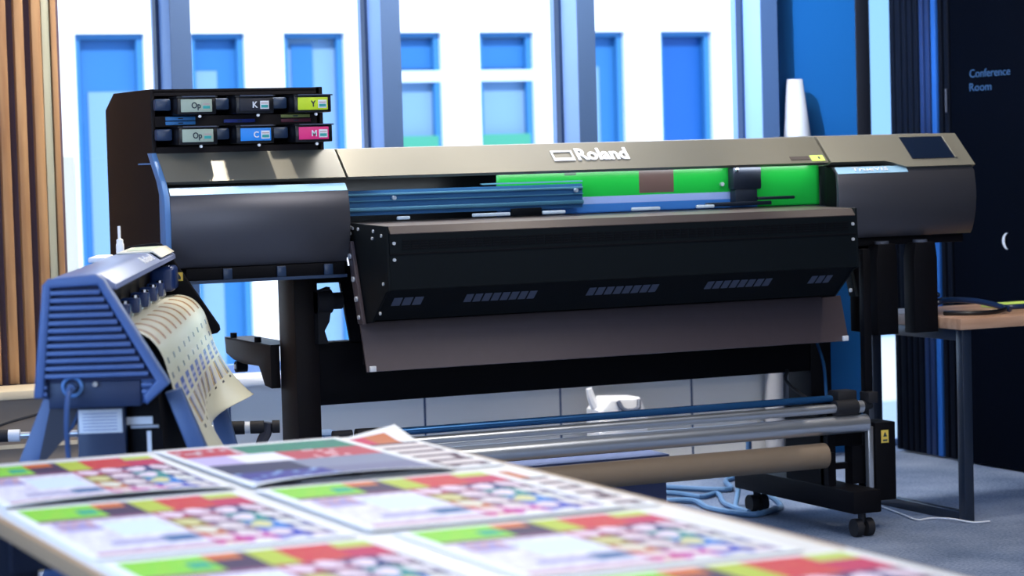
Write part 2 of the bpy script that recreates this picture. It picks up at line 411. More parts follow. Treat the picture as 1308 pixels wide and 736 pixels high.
# logo
lg = MB()
L0 = Vector((3.515, *SL(.046, .0015)))
put_text(lg, 'Roland', L0 + Vector((.088, 0, 0)), (1, 0, 0), (0, sy, sz), .196, .060, bold=.034)
def strip(x0, x1, t0, t1): slope_box(lg, x0, x1, t0, t1, .003)
strip(3.512, 3.592, .046, .060); strip(3.512, 3.592, .090, .097); strip(3.512, 3.519, .060, .090); strip(3.585, 3.592, .060, .090)
lg.build('logo', M['white'], PR)
s1 = MB(); slope_box(s1, 4.425, 4.502, .016, .034, .002); s1.build('nameplate', M['dryertop'], PR)
s2 = MB(); slope_box(s2, 4.508, 4.562, .008, .038, .0015); s2.m(1); slope_box(s2, 4.538, 4.546, .018, .030, .002)
s2.build('warning_sticker', [M['lime'], M['inkdark']], PR)
# left and right front panels
fp = [(7.412, 1.292), (7.395, 1.289), (7.372, 1.264), (7.363, 1.21), (7.361, 1.17), (7.366, 1.125), (7.378, 1.08), (7.392, 1.048), (7.404, 1.036), (7.79, 1.036), (7.79, 1.292)]
for x0, x1 in ((2.146, 2.744), (4.588, 5.172)):
    p = MB().prism(fp, 'x', x0, x1, .003).build('front_panel', M['front'], PR)
    ch = MB(); a, b = Vector((7.3945, 1.2885)), Vector((7.3725, 1.2655)); n = Vector((-.72, .69))*.002
    x1c = x1 if x0 < 3 else 4.89
    ch.prism([a, b, b+n, a+n], 'x', x0+.004, x1c-.004)  # pale blue strip paints the light caught by the chamfer
    acc = ch.build('lit_chamfer', M['chamfer'], p)
    if x0 > 3:
        t = MB(); put_text(t, 'TrueVIS', (4.655, 7.3775, 1.274), (1, 0, 0), (0, .0220, .0230), .15, .016, depth=.003)
        t.build('lettering', M['white'], p)
cap = MB().prism([(7.50, 1.402), (7.397, 1.309), (7.368, 1.264), (7.362, 1.20), (7.366, 1.03), (7.43, 1.03), (7.425, 1.27), (7.45, 1.31), (7.545, 1.402)], 'x', 2.128, 2.146, .002)
cap.build('side_trim', M['endcap'], PR)
MB().prism([(7.384, 1.27), (7.378, 1.20), (7.384, 1.10), (7.42, 1.04), (7.50, 1.04), (7.50, 1.30), (7.41, 1.29)], 'x', 4.5845, 4.5875).build('inner_plate', M['black'], PR)
# body behind the panels
bd = MB().box(2.15, 5.165, 7.795, 8.05, 1.0, 1.402, .004).box(2.15, 2.74, 7.53, 7.80, 1.30, 1.386).box(2.75, 4.58, 7.80, 7.82, 1.04, 1.39)
bd.box(2.75, 4.58, 7.43, 7.80, 1.04, 1.150)
bd.build('rear_housing', M['blackgloss'], PR)
MB().box(2.20, 2.735, 7.40, 7.95, .985, 1.034, .004).box(2.735, 4.80, 7.5, 7.95, .985, 1.034).box(4.70, 5.15, 7.42, 7.95, 1.005, 1.034, .003).build('under_tray', M['black'], PR)
br = MB()
for x in (2.32, 2.50, 2.66): MB().box(x, x+.03, 7.392, 7.40, .995, 1.03, .002).build('tray_bracket', M['handle'], PR)
br.box(2.20, 2.735, 7.385, 7.40, .985, .995); br.build('tray_edge', M['handle'], PR)
# interior: rail, platen, carriage, clamps
MB().box(2.76, 3.625, 7.450, 7.475, 1.244, 1.252, .002).box(2.76, 3.625, 7.445, 7.475, 1.193, 1.206, .003).box(3.25, 3.625, 7.455, 7.47, 1.268, 1.273).box(2.76, 3.625, 7.450, 7.475, 1.226, 1.229).build('guide_rail', M['railteal'], PR)
MB().box(2.76, 3.625, 7.458, 7.478, 1.180, 1.262).build('rail_beam', M['railblue'], PR)
MB().prism([(7.432, 1.150), (7.432, 1.156), (7.60, 1.158), (7.60, 1.150)], 'x', 2.76, 4.575).build('platen', M['navy'], PR)
ca = MB().box(4.207, 4.322, 7.442, 7.486, 1.222, 1.303, .008); ca.box(4.215, 4.305, 7.444, 7.486, 1.166, 1.225, .006)
ca.m(1).box(4.215, 4.226, 7.438, 7.443, 1.284, 1.298, .002); ca.m(0).box(4.10, 4.36, 7.440, 7.462, 1.166, 1.180, .004)
ca.m(0).box(4.30, 4.452, 7.436, 7.446, 1.184, 1.195, .003)
ca.build('print_carriage', [M['navy'], M['chrome']], PR)
for x0, x1 in ((3.204, 3.344), (3.462, 3.549), (3.80, 3.912), (4.053, 4.125), (2.934, 2.981)):
    MB().box(x0, x1, 7.433, 7.443, 1.162, 1.174, .004).build('media_clamp', M['white'], PR)
MB().box(3.346, 3.460, 7.433, 7.444, 1.160, 1.186, .003).build('clamp_block', M['black'], PR)
for x, z, y in ((3.595, 1.240, 7.44), (4.185, 1.243, 7.480), (2.93, 1.235, 7.44)): MB().cyl((x, y, z), (x, y+.012, z), .007, seg=12).build('rail_screw', M['screw'], PR)
MB().box(2.76, 4.575, 7.428, 7.431, 1.158, 1.303).build('front_window', M['acrylic'], PR)
# dryer
DX0, DX1 = 2.768, 4.480
dy = MB().prism([(7.41, 1.156), (7.105, 1.150), (7.085, 1.128), (7.085, .952), (7.11, .948), (7.238, .848), (7.33, .842), (7.41, 1.08)], 'x', DX0, DX1)
dob = dy.build('dryer', M['dryer'], PR)
MB().prism([(7.40, 1.1575), (7.105, 1.1515), (7.0835, 1.1285), (7.0835, 1.126), (7.107, 1.150), (7.40, 1.156)], 'x', DX0+.004, DX1-.004).build('top_strip', M['dryertop'], dob)  # lighter brown paints the light on the dryer's top bevel
MB().box(DX0, DX1, 7.082, 7.086, 1.061, 1.066).build('seam', M['black'], dob)
vt = MB(); x = 2.81
while x < 4.44:
    for z in (1.078, 1.086, 1.094, 1.102): vt.box(x, x+.026, 7.0825, 7.086, z, z+.004)
    x += .031
vt.build('vent_grille', M['black'], dob)
# louvre slots on the sloping underside
dirv = Vector((0, .128, -.100)).normalized(); nv = Vector((0, -.100, -.128)).normalized()
for x0, n, w in ((2.80, 3, .030), (3.05, 8, .026), (3.488, 8, .027), (3.93, 8, .026), (4.335, 3, .024)):
    lm = MB()
    for k in range(n):
        xa = x0+k*(w+.006)
        a = Vector((xa, 7.11, .948))+dirv*.038+nv*.0015; b = a+dirv*.044
        lm.quad(a, a+Vector((w, 0, 0)), b+Vector((w, 0, 0)), b)
    lm.build('louvre', M['slot'], dob)
pl_l = [(7.41, 1.158), (7.09, 1.152), (7.080, .950), (7.11, .943), (7.238, .843), (7.32, .835), (7.41, 1.08)]
MB().prism(pl_l, 'x', DX0-.008, DX0, .0015).build('end_plate', M['dryer'], dob)
MB().prism(pl_l, 'x', DX1, DX1+.008, .0015).build('end_plate', M['dryer'], dob)
for y, z in ((7.385, 1.142), (7.335, 1.14), (7.20, 1.135), (7.21, 1.112), (7.13, 1.122), (7.125, .97), (7.16, .875), (7.40, 1.145), (7.405, 1.125)):
    MB().cyl((DX0-.012, y, z), (DX0-.007, y, z), .0055, seg=10).build('screw', M['screw'], dob)
for x in (2.782, 4.466):
    for z in (1.098, 1.046): MB().cyl((x, 7.080, z), (x, 7.086, z), .0055, seg=10).build('screw', M['screw'], dob)
# side hinge arms
for xx in (2.746, 4.60):
    ha = MB().prism([(7.418, 1.10), (7.375, 1.10), (7.285, .835), (7.33, .835)], 'x', xx, xx+.012, .001)
    ha = ha.build('hinge_arm', M['plate' if xx < 3 else 'dryer'], PR)
    for t in (.18, .46, .70, .92): MB().cyl((xx-.006, 7.396-.09*t, 1.10-.265*t), (xx+.001, 7.396-.09*t, 1.10-.265*t), .009 if t < .9 else .007, seg=12).build('bolt', M['screw'], ha)
    MB().cyl((xx-.005, 7.405, 1.075), (xx-.002, 7.392, 1.02), .007, seg=8).build('gas_strut', M['chrome'], ha)
lp = MB().prism([(7.325, .838), (7.276, .682), (7.283, .680), (7.335, .838)], 'x', 2.752, 4.562, .001)
lp = lp.build('media_guide', M['plate'], PR)
MB().box(2.77, 4.55, 7.345, 7.36, .70, 1.0).build('backing_panel', M['black'], PR)
for x in (2.760, 4.535): MB().box(x, x+.022, 7.268, 7.278, .682, .700, .002).build('corner_pad', M['white'], lp)
# stand
ps = MB().box(2.632, 2.715, 7.62, 7.785, .16, .99, .003); ps.build('post', [M['brownblack']], PR)
MB().box(4.613, 4.700, 7.62, 7.785, .16, .99, .003).build('post', M['black'], PR)
MB().box(2.715, 4.613, 7.625, 7.70, .548, .758, .004).build('cross_beam', M['black'], PR)
MB().box(2.715, 2.96, 7.62, 7.66, .957, .99).prism([(2.797, .96), (2.96, .96), (2.96, .75), (2.830, .75)], 'y', 7.625, 7.64).build('gusset', M['black'], PR)
MB().cyl((2.75, 7.60, .897), (2.79, 7.60, .897), .028).cyl((2.70, 7.60, .897), (2.752, 7.60, .897), .040).prism([(2.70, .93), (2.745, .945), (2.752, .90), (2.74, .83), (2.722, .80), (2.735, .757), (2.70, .757)], 'y', 7.58, 7.62).build('adjuster_knob', M['rubber'], PR)
hb = MB().prism([(7.79, .745), (8.30, .748), (8.285, .690), (8.20, .672), (8.10, .665), (7.92, .668), (7.86, .605), (7.79, .600)], 'x', 2.600, 2.634, .002)
hb.box(2.60, 2.70, 7.785, 8.28, .742, .748)
hb = hb.build('roll_bracket', M['brownblack'], PR)
MB().cyl((2.594, 8.16, .65), (2.634, 8.16, .65), .02).build('bracket_pin', M['black'], hb); MB().cyl((2.59, 8.16, .65), (2.5945, 8.16, .65), .008).build('bolt', M['screw'], hb)
for y in (8.22, 7.95): MB().cyl((2.61, y, .748), (2.61, y, .766), .012).build('bracket_pin', M['black'], hb)
MB().box(2.715, 2.80, 7.60, 7.78, .435, .45, .002).build('foot_gusset', M['endcap'], PR)
def foot(x0, x1):
    f = MB().box(x0, x1, 7.16, 8.0, .085, .165, .006).build('foot', M['black'], PR)
    xc = (x0+x1)/2
    for y in (7.20, 7.93):
        c = MB()
        for dx in (-.022, .022): c.cyl((xc+dx-.013, y, .032), (xc+dx+.013, y, .032), .032, seg=20)
        c.cyl((xc, y, .05), (xc, y, .086), .014).cyl((xc-.03, y, .032), (xc+.03, y, .032), .008)
        c.build('caster', M['rubber'], f)
foot(2.62, 2.735); foot(4.495, 4.61)
# take-up unit
TY = 7.30
def xcyl(y, z, x0, x1, r, seg=28): return MB().cyl((x0, y, z), (x1, y, z), r, seg=seg)
xcyl(TY+.05, .473, 2.85, 4.53, .013).build('tension_bar', M['steelblue'], PR)  # blue colour stands for a reflection on plain steel
xcyl(TY, .443, 2.75, 4.512, .0165).build('guide_bar', M['silver'], PR)
xcyl(TY, .384, 2.75, 4.640, .032).build('take_up_shaft', M['silver'], PR)
cl = xcyl(TY, .443, 4.512, 4.60, .028); cl.m(1).cyl((4.60, TY, .443), (4.625, TY, .443), .022); cl.m(0).cyl((4.625, TY, .443), (4.66, TY, .45), .018).box(4.635, 4.675, TY-.03, TY+.03, .455, .495, .004)
cl.box(4.54, 4.62, TY+.02, TY+.09, .455, .50, .006)
cl.build('clamp', [M['rubber'], M['silver']], PR)
xcyl(TY+.05, .478, 2.655, 2.72, .014).cyl((2.735, TY+.05, .475), (2.85, TY+.05, .473), .019).build('clamp', M['rubber'], PR)
MB().box(4.666, 4.750, 7.28, 7.40, .105, .383, .003).build('motor_box', M['black'], PR)
wsx = MB().box(4.690, 4.720, 7.2785, 7.281, .310, .355); wsx.m(1).prism([(4.697, .332), (4.713, .332), (4.705, .349)], 'y', 7.277, 7.279).box(4.696, 4.714, 7.277, 7.279, .316, .322)
wsx.build('warning_sticker', [M['yellow'], M['inkdark']], PR)
MB().box(4.640, 4.662, 7.285, 7.31, .15, .372, .004).build('column', M['silver'], PR)
ub = MB().box(4.50, 4.530, 7.33, 7.62, .165, .45).box(4.50, 4.66, 7.36, 7.38, .30, .45).box(4.50, 4.55, 7.36, 7.38, .165, .30).box(4.60, 4.66, 7.33, 7.38, .165, .30).box(4.50, 4.60, 7.36, 7.38, .218, .24)
ub.box(4.4685, 4.50, 7.28, 7.32, .27, .29)
ub.build('upright_plate', M['black'], PR)
MB().box(4.642, 4.672, 7.30, 7.33, .46, 1.0, .002).build('support_pole', M['black'], PR)
for xa, xb, nm in ((4.738, 4.828, 'drain_bottle'), (4.896, 4.998, 'drain_bottle')):
    m_ = (xa+xb)/2
    b = MB().prism([(xa, .685), (xb, .685), (xb, .956), (xb-.008, 1.011), (xa+.010, 1.011), (xa, .956)], 'y', 7.362, 7.432, .006).build(nm, M['black'], PR)
    MB().cyl((m_, 7.397, 1.008), (m_, 7.397, 1.020), .026).build('bottle_cap', M['slot'], b)
MB().box(4.748, 4.80, 7.50, 7.56, .69, 1.01, .004).build('side_support', M['black'], PR)
MB().tube([(4.60, 7.60, .72), (4.56, 7.45, .60), (4.53, 7.38, .48)], .006).build('hose', M['steelblue'], PR); MB().tube([(4.50, 7.60, .56), (4.47, 7.55, .52), (4.48, 7.40, .46)], .006).build('hose', M['rubber'], PR)
# ink cabinet
ICX0, ICX1 = 2.133, 2.700
sp = [(7.502, 1.605), (7.946, 1.607), (8.055, 1.555), (8.06, 1.0), (7.44, 1.0), (7.44, 1.28), (7.46, 1.318), (7.502, 1.36)]
ic = MB().prism(sp, 'x', ICX0, ICX0+.014, .002).prism([(7.502, 1.605), (7.946, 1.607), (8.055, 1.555), (8.055, 1.40), (7.502, 1.40)], 'x', ICX1-.012, ICX1+.012, .002)
ic.box(ICX0+.01, ICX1, 7.502, 7.95, 1.594, 1.604).box(ICX0+.01, ICX1, 8.03, 8.05, 1.05, 1.55).box(ICX0+.01, ICX1, 7.502, 7.515, 1.395, 1.42).box(ICX0+.01, ICX1, 7.502, 7.515, 1.583, 1.597).box(ICX0+.01, ICX1, 7.502, 7.515, 1.485, 1.518)
ic.box(ICX0+.01, ICX1, 7.70, 7.72, 1.40, 1.60)
icab = ic.build('ink_cabinet', M['brownblack'], PR)
MB().box(2.130, 2.1335, 7.505, 7.66, 1.366, 1.371).build('slit', M['endcap'], icab)
for x0, x1, z0, z1, m_ in ((2.180, 2.278, 1.504, 1.516, 'stripblue'), (2.180, 2.278, 1.490, 1.501, 'stripblue'), (2.373, 2.478, 1.494, 1.505, 'stripnavy'), (2.566, 2.665, 1.507, 1.517, 'stripolive'), (2.566, 2.668, 1.492, 1.503, 'stripred')):
    s_ = MB().box(x0, x1, 7.4985, 7.503, z0, z1, .001).build('index_strip', M[m_], icab)
    MB().box((x0+x1)/2-.008, (x0+x1)/2+.008, 7.4980, 7.4986, (z0+z1)/2-.002, (z0+z1)/2+.002).build('print', M['inkdark'], s_)

# ------------------------------------------------------------------ ink cartridges in their trays
def cartridge(letters, xa, z0, m_, lab, tcol, lx0, short=False):
    """xa: left edge of the tray frame, lx0: left edge of its label"""
    z1 = z0+.056
    r = thing('ink_cartridge', lab, 'ink cartridge', (xa+.06, 7.46, z0), 0, 'ink cartridges in the ink cabinet')
    xb = xa+.127
    MB().box(xa, xb, 7.415, 7.495, z0, z1, .004).box(xa+.006, xb-.03, 7.495, 7.695, z0+.003, z1-.003).prism([(xa-.004, z1-.002), (xb+.003, z1-.002), (xb+.003, z1+.002), (xa-.004, z1+.002)], 'y', 7.409, 7.50).build('tray', M['blackgloss'], r)
    MB().box(xa+.012, xb-.006, 7.4035, 7.409, z1-.001, z1+.0025).build('tray_lip', M['slot'], r)
    MB().box(xa-.057, xa-.004, 7.470, 7.499, z0+.015, z1-.004, .006).build('latch', M['handle'], r)
    lb_ = MB().box(lx0, lx0+.102, 7.4105, 7.4155, z0+.008, z0+.049, .002).build('label', M[m_], r)
    st = MB().box(lx0+.068, lx0+.097, 7.409, 7.411, z0+.014, z0+.040, .0005)
    st.m(1).box(lx0+.071, lx0+.094, 7.4083, 7.4091, z0+.018, z0+.027); st.m(2).box(lx0+.071, lx0+.094, 7.4083, 7.4091, z0+.031, z0+.034)
    st.build('sticker', [M['labgreen'] if m_ == 'labgreen' else M['whitelabel'], M['teal'], M['pinkprint']], lb_)
    t = MB(); w_ = .030 if len(letters) > 1 else .017
    put_text(t, letters, (lx0+.034 if len(letters) > 1 else lx0+.043, 7.4100, z0+.018 if len(letters) == 1 else z0+.013), (1, 0, 0), (0, 0, 1), w_, .020 if len(letters) == 1 else .026, bold=.02, depth=.0012)
    t.build('lettering', M[tcol], lb_)
    MB().cyl((lx0+.06, 7.408, z0-.006), (lx0+.06, 7.416, z0-.006), .0045, seg=10).build('lamp', M['white'], r)
cartridge('Op', 2.196, 1.520, 'labgreen', 'pale mint Op ink cartridge, top row left', 'inkdark', 2.206)
cartridge('K', 2.388, 1.520, 'labk', 'black K ink cartridge in the top row', 'white', 2.399)
cartridge('Y', 2.583, 1.520, 'laby', 'yellow-green Y ink cartridge, top row right', 'inkdark', 2.595)
cartridge('Op', 2.197, 1.425, 'labgreen', 'pale mint Op ink cartridge, bottom row left', 'inkdark', 2.207)
cartridge('C', 2.386, 1.425, 'labc', 'cyan C ink cartridge in the bottom row', 'white', 2.399)
cartridge('M', 2.584, 1.425, 'labm', 'magenta M ink cartridge, bottom row right', 'white', 2.595)

# ------------------------------------------------------------------ printed surfaces
def ink_grid(name, P, nu, nv, colour, thick, m, parent=None):
    """P(u,v) -> point; every cell takes its own printed colour"""
    bm = bmesh.new(); lay = bm.loops.layers.float_color.new('Ink')
    V = [[bm.verts.new(P(i/nu, j/nv)) for i in range(nu+1)] for j in range(nv+1)]
    for j in range(nv):
        for i in range(nu):
            f = bm.faces.new((V[j][i], V[j][i+1], V[j+1][i+1], V[j+1][i])); f.smooth = True
            c = colour((i+.5)/nu, (j+.5)/nv)
            for l in f.loops: l[lay] = (*c, 1)
    off = OFF.get(parent.name, Vector()) if parent else Vector()
    bmesh.ops.translate(bm, verts=bm.verts, vec=-off)
    me = bpy.data.meshes.new(name); bm.to_mesh(me); bm.free(); me.materials.append(m)
    o = bpy.data.objects.new(name, me); COL.objects.link(o)
    if parent: o.parent = parent
    s = o.modifiers.new('Thickness', 'SOLIDIFY'); s.thickness = thick; s.offset = -1
    return o
def hsh(a, b, k=0):
    x = math.sin(a*127.1+b*311.7+k*74.7)*43758.5453; return x-math.floor(x)
W_ = (.80, .80, .79)
def flyer(u, v):
    if u < .045 or u > .955 or v < .035 or v > .955: return W_
    u = (u-.045)/.91; v = (v-.035)/.92
    n = hsh(int(u*40), int(v*50))
    if u < .5:
        if v < .27 and u < .33:
            if abs(u-.27) < .045 and .10 < v < .2: return (.01, .34, .22)
            return (.18+.1*n, .58, .04)
        if v < .10 and u < .47: return (.58, .10+.2*n*u, .03)
        if v < .32: return (.035+.02*n, .02, .07) if (v < .27 and u > .33) else (.20, .06, .14)
        if v > .94: return (.45, .20, .26)
        if .74 < v < .87 and .34 < u < .49: return (.03, .06+.08*n, .27)
        if .76 < v < .84 and u > .12: return (.36, .33, .50)
        if .34 < v < .52 and .04 < u < .2: return (.30, .28, .55) if n > .45 else (.50, .30, .34)
        if .40 < v < .68 and .22 < u < .47: return (.62, .72, .84)
        return (.74, .71, .78) if n > .35 else (.60, .56, .68)
    if v < .26:
        if u < .62: return (.42, .50, .05)
        if u > .84 and v < .1: return (.46, .55, .10)
        return (.55, .015+.05*n, .045) if u < .82 else (.48, .02, .09)
    gx = (u-.5)/.5*4; gy = (v-.26)/.74*4.4+.12*math.sin(u*30)
    cx = gx-math.floor(gx)-.5; cy = gy-math.floor(gy)-.5
    if cx*cx/.16+cy*cy/.13 < 1:
        k = (.9, .4, .7, .05, .6, .8, .3, .95, .5, .2, .75, .45, .08)[(int(gx)*5+int(gy)*3) % 13]
        return (.68+.08*k, .58+.14*hsh(int(gx), int(gy), 5), .54+.18*k) if k > .12 else (.62, .58, .26)
    t = (v-.26)/.74
    if gx < .9: return ((.36, .01, .09), (.22, .17, .02), (.48, .12, .03), (.50, .02, .22))[min(3, int(t*4))]
    if gx < 2.0: return ((.28, .08, .14), (.20, .12, .20), (.24, .16, .22), (.46, .04, .30))[min(3, int(t*4))]
    if gx < 3.1: return ((.02, .02, .14), (.005, .22, .22), (.005, .16, .52), (.02, .04, .40))[min(3, int(t*4))]
    return ((.12, .05, .09), (.05, .03, .12), (.05, .05, .24), (.16, .12, .26))[min(3, int(t*4))]
def flyer2(u, v): return flyer(u, v) if v < .98 else W_
def bands(u, v):
    if u < .04 or u > .96 or v < .04 or v > .95: return W_
    n = hsh(int(u*30), int(v*30), 2)
    if v < .27: return (.48, .03, .06) if u < .34 and n > .12 else ((.55, .38, .42) if u < .38 else (.015, .17+.05*n, .13))
    if v < .48: return ((.50, .42, .68) if u < .25 else (.80, .78, .86)) if u < .5 else ((.46, .05, .08) if not .62 < u < .8 or n < .7 else (.70, .42, .45))
    if v < .70: return (.015, .02, .08) if u < .45 else (.21, .23, .33)
    return ((.03, .03, .24) if n > .15 else (.20, .32, .60)) if u < .5 else (.17, .17, .28)
def edgeprint(u, v):
    if u > .97 or v < .06 or v > .96: return W_
    if v < .25: return (.55, .02, .09) if u < .78 else (.50, .12, .03) if u < .9 else W_
    q = (v-.25)/.75*6; return (.05, .01, .04) if q-math.floor(q) < .34 or hsh(int(u*22), int(q), 4) < .12 else (.72, .64, .62)
def vinylgreen(u, v):
    z = 1.157+(1.311-1.157)*v; x = 3.30+(4.58-3.32)*u
    if x > 4.30: return (.012, .40, .045)
    if z < 1.215: return (.34, .42, .72) if z > 1.186 else (.05, .18, .50)
    if 3.835 < x < 3.975 and z > 1.222: return (.12, .07, .06)  # brown patch paints a window reflection into the print
    if z > 1.29 and .45 < hsh(int(x*20), 3) < .7 and x < 3.6: return (.01, .10, .03)
    return (.012, .40, .045)
pm = ink_grid('printed_vinyl', lambda u, v: (3.32+1.264*u, 7.492+.003*math.sin(u*5), 1.159+.150*v), 84, 24, vinylgreen, .001, M['vinyl'])
tag(pm, 'bright green printed vinyl sheet inside the printer window', 'vinyl sheet')

# ------------------------------------------------------------------ table with flyer sheets
TB = thing('display_table', 'long white-topped table with tan edges covered with printed flyers, in the foreground', 'table', (1.42, 3.3, 0))
MB().box(.905, 1.930, 1.5, 4.99, .722, .752, .003).build('tabletop', M['boardwhite'], TB)
for x0, x1 in ((.891, .9045), (1.9305, 1.944)): MB().box(x0, x1, 1.5, 4.99, .723, .7515, .002).build('edge_band', M['edgeband'], TB)
for x0, x1 in ((.93, 1.02), (1.80, 1.89)):
    for y in (4.48, 1.8):
        MB().prism([(x0, .722), (x1, .722), (x1-.02, 0), (x0, 0)], 'y', y-.05, y+.05, .004).build('leg', M['tablenavy'], TB)
for y in (1.85, 4.40): MB().box(.96, 1.86, y, y+.04, .62, .72).build('apron', M['tablenavy'], TB)
def sheet(x0, x1, y1, y0, z, colour, label, nm='flyer_sheet', skew=0.0, lift=0.0, tip=0.0, bow=0.0):
    def P(u, v):
        w = lift*max(0, (v-.72)/.28)**2*math.sin(PI*min(1, max(0, u*1.0)))**.5 if lift else 0
        t = tip*max(0, 1-v*5)*max(0, u-.73)*2.6 if tip else 0
        return (x0+(x1-x0)*u+skew*(v-.5), y1+(y0-y1)*v-.5*skew*(u-.5), z+w+t+bow*math.sin(PI*u)*math.sin(PI*v))
    o = ink_grid(nm, P, 64, 64, colour, .0012, M['ink'])
    return tag(o, label, 'printed sheet', 'flyer sheets on the table')
sheet(1.50, 1.925, 4.95, 4.31, .7540, edgeprint, 'printed sheet at far right table corner, half under the banded photo sheet', skew=-.02, tip=.03)
sheet(1.50, 1.915, 4.26, 3.66, .7540, edgeprint, 'printed sheet showing a narrow strip at right table edge, beneath a flyer', skew=0)
sheet(.935, 1.372, 4.92, 4.295, .7545, flyer, 'flyer sheet at far left corner of table, by the cutter', skew=-.02, lift=.010)
sheet(1.385, 1.80, 4.955, 4.275, .7570, bands, 'dark banded photo sheet in red, navy and green at the table back', lift=.014, nm='photo_sheet')
sheet(.915, 1.352, 4.262, 3.635, .7545, flyer, 'flyer sheet at left table edge, second row from the far end')
sheet(1.375, 1.842, 4.240, 3.650, .7572, flyer, 'flyer sheet in second row, beside right table edge', skew=.0)
sheet(.915, 1.360, 3.600, 2.985, .7545, flyer, 'flyer sheet at left table edge, third row from the far end')
sheet(1.405, 1.865, 3.625, 3.110, .7545, flyer, 'flyer sheet in third row, beside right table edge', skew=0)
sheet(.915, 1.372, 2.960, 2.345, .7545, flyer, 'flyer sheet at left table edge, nearest the viewer')
sheet(1.41, 1.925, 3.085, 2.460, .7545, flyer, 'flyer sheet with red block, right table edge, nearest the viewer')

# ------------------------------------------------------------------ vinyl cutter (local axes: x across, y along, z up)
CT = thing('vinyl_cutter', 'slate blue vinyl cutter with ribbed end cap, behind the flyer table', 'vinyl cutter', (1.334, 5.416, 0), -math.radians(20.6), local=True)
outer = [(-.085, .838), (-.058, 1.090), (-.046, 1.106), (.060, 1.113), (.075, 1.104), (.216, .862), (.208, .852), (.166, .818), (.150, .816), (.150, .868), (-.055, .873), (-.055, .832)]
cap = MB().prism(outer, 'y', .030, .085, .006, 3)
rim_o = [(-.088, .838), (-.060, 1.095), (-.046, 1.109), (.062, 1.116), (.078, 1.106), (.219, .862), (.166, .816), (.158, .838), (.188, .870), (.064, 1.092), (-.040, 1.088), (-.066, .838)]
cap.prism(rim_o, 'y', .0, .032, .006, 3)
ecap = cap.build('end_cap', M['cutblue'], CT)
gr = MB().prism([(-.070, .872), (-.042, 1.092), (.062, 1.094), (.186, .874)], 'y', .020, .031); gr.build('groove_panel', M['cutrecess'], ecap)
rb = MB()
for k in range(12):
    z = .882+k*.0172; q = (z+.005-.872)/.222
    rb.box(-.066+.024*q, .180-.120*q, .004, .024, z, z+.0105, .003)
for k in range(2):
    z = .842+k*.0155; rb.box(-.078, -.058, .004, .024, z, z+.009, .002); rb.box(.155, .192-.012*k+.0, .004, .024, z, z+.009, .002)
rb.build('rib', M['cutblue'], ecap)
sk = MB().box(-.056, .152, .022, .085, .812, .872, .003); skt = sk.build('socket_panel', M['cutdark'], CT)
MB().ring((-.002, .018, .862), (0, 1, 0), .021, .0045).build('socket_ring', M['endcap'], skt)
MB().cyl((.050, .012, .866), (.050, .024, .866), .006).build('screw', M['chrome'], skt)
MB().cyl((-.002, -.02, .860), (-.002, .022, .860), .010).tube([(-.002, -.02, .860), (-.006, -.035, .845), (-.012, -.03, .78), (-.014, 0, .68), (-.012, .03, .45), (-.02, .0, .2), (-.1, .05, .012)], .0065).build('power_cable', M['leg'], CT)
# cover beam
cv = [(-.078, .86), (-.055, 1.098), (-.040, 1.109), (.045, 1.1145), (.066, 1.112), (.098, 1.090), (.099, 1.078), (.060, 1.070), (-.056, 1.070), (-.078, .86)][1:]
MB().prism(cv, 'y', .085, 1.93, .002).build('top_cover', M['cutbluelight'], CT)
MB().prism([(.058, 1.069), (.035, 1.04), (.015, .95), (.02, .86), (-.076, .86), (-.056, 1.069)], 'y', .086, 1.93).box(-.06, .10, .09, 1.93, .83, .87).build('back_panel', M['black'], CT)
MB().prism([(.018, 1.07), (.095, 1.079), (.075, 1.066), (.035, 1.055)], 'y', .085, 1.93).build('cover_edge', M['black'], CT)
lgc = MB(); Yd = Vector((-.031, 0, .022)).normalized(); 
put_text(lgc, 'Roland', (.087, 1.02, 1.0985), (0, 1, 0), (-.031, 0, .022), .30, .026, bold=.02)
lgc.build('logo', M['white'], CT)
# control panel on the cover's far end
cp = MB().prism([(-.030, 1.1105), (.072, 1.1135), (.094, 1.098), (.098, 1.100), (.074, 1.1185), (-.030, 1.1155)], 'y', 1.42, 1.90, .002)
cp = cp.build('control_panel', M['cream'], CT)
MB().prism([(-.010, 1.1160), (.060, 1.1180), (.060, 1.1195), (-.010, 1.1175)], 'y', 1.52, 1.84).build('keypad', M['labgreen'], cp)
MB().tube([(-.050, 1.74, 1.105), (-.050, 1.74, 1.135), (-.051, 1.74, 1.155), (-.051, 1.74, 1.185)], lambda t: .012 if t < .3 else (.010 if t < .55 else .0045)).build('loading_lever', M['white'], CT)
MB().box(-.125, -.075, 1.55, 1.78, 1.085, 1.10, .004).build('rear_tab', M['white'], CT)
# far end plate
MB().prism([(-.095, .84), (-.062, 1.100), (-.046, 1.118), (.040, 1.1265), (.056, 1.122), (.066, 1.112), (.224, .866), (.226, .852), (.218, .844), (.15, .830)], 'y', 1.93, 1.965, .003, 3).build('end_plate', M['black'], CT)
fs = MB().box(.093, .119, 1.926, 1.931, 1.008, 1.034); fs.m(1).prism([(.099, 1.013), (.113, 1.013), (.113, 1.020), (.106, 1.030), (.099, 1.020)], 'y', 1.924, 1.927)
fs.build('warning_sticker', [M['yellow'], M['inkdark']], CT)
cg = MB().box(.030, .108, 1.74, 1.90, .985, 1.060, .014, 3); cg.m(1).box(.050, .092, 1.775, 1.785, 1.052, 1.062, .002)
cg.build('tool_carriage', [M['carriage'], M['chrome']], CT)
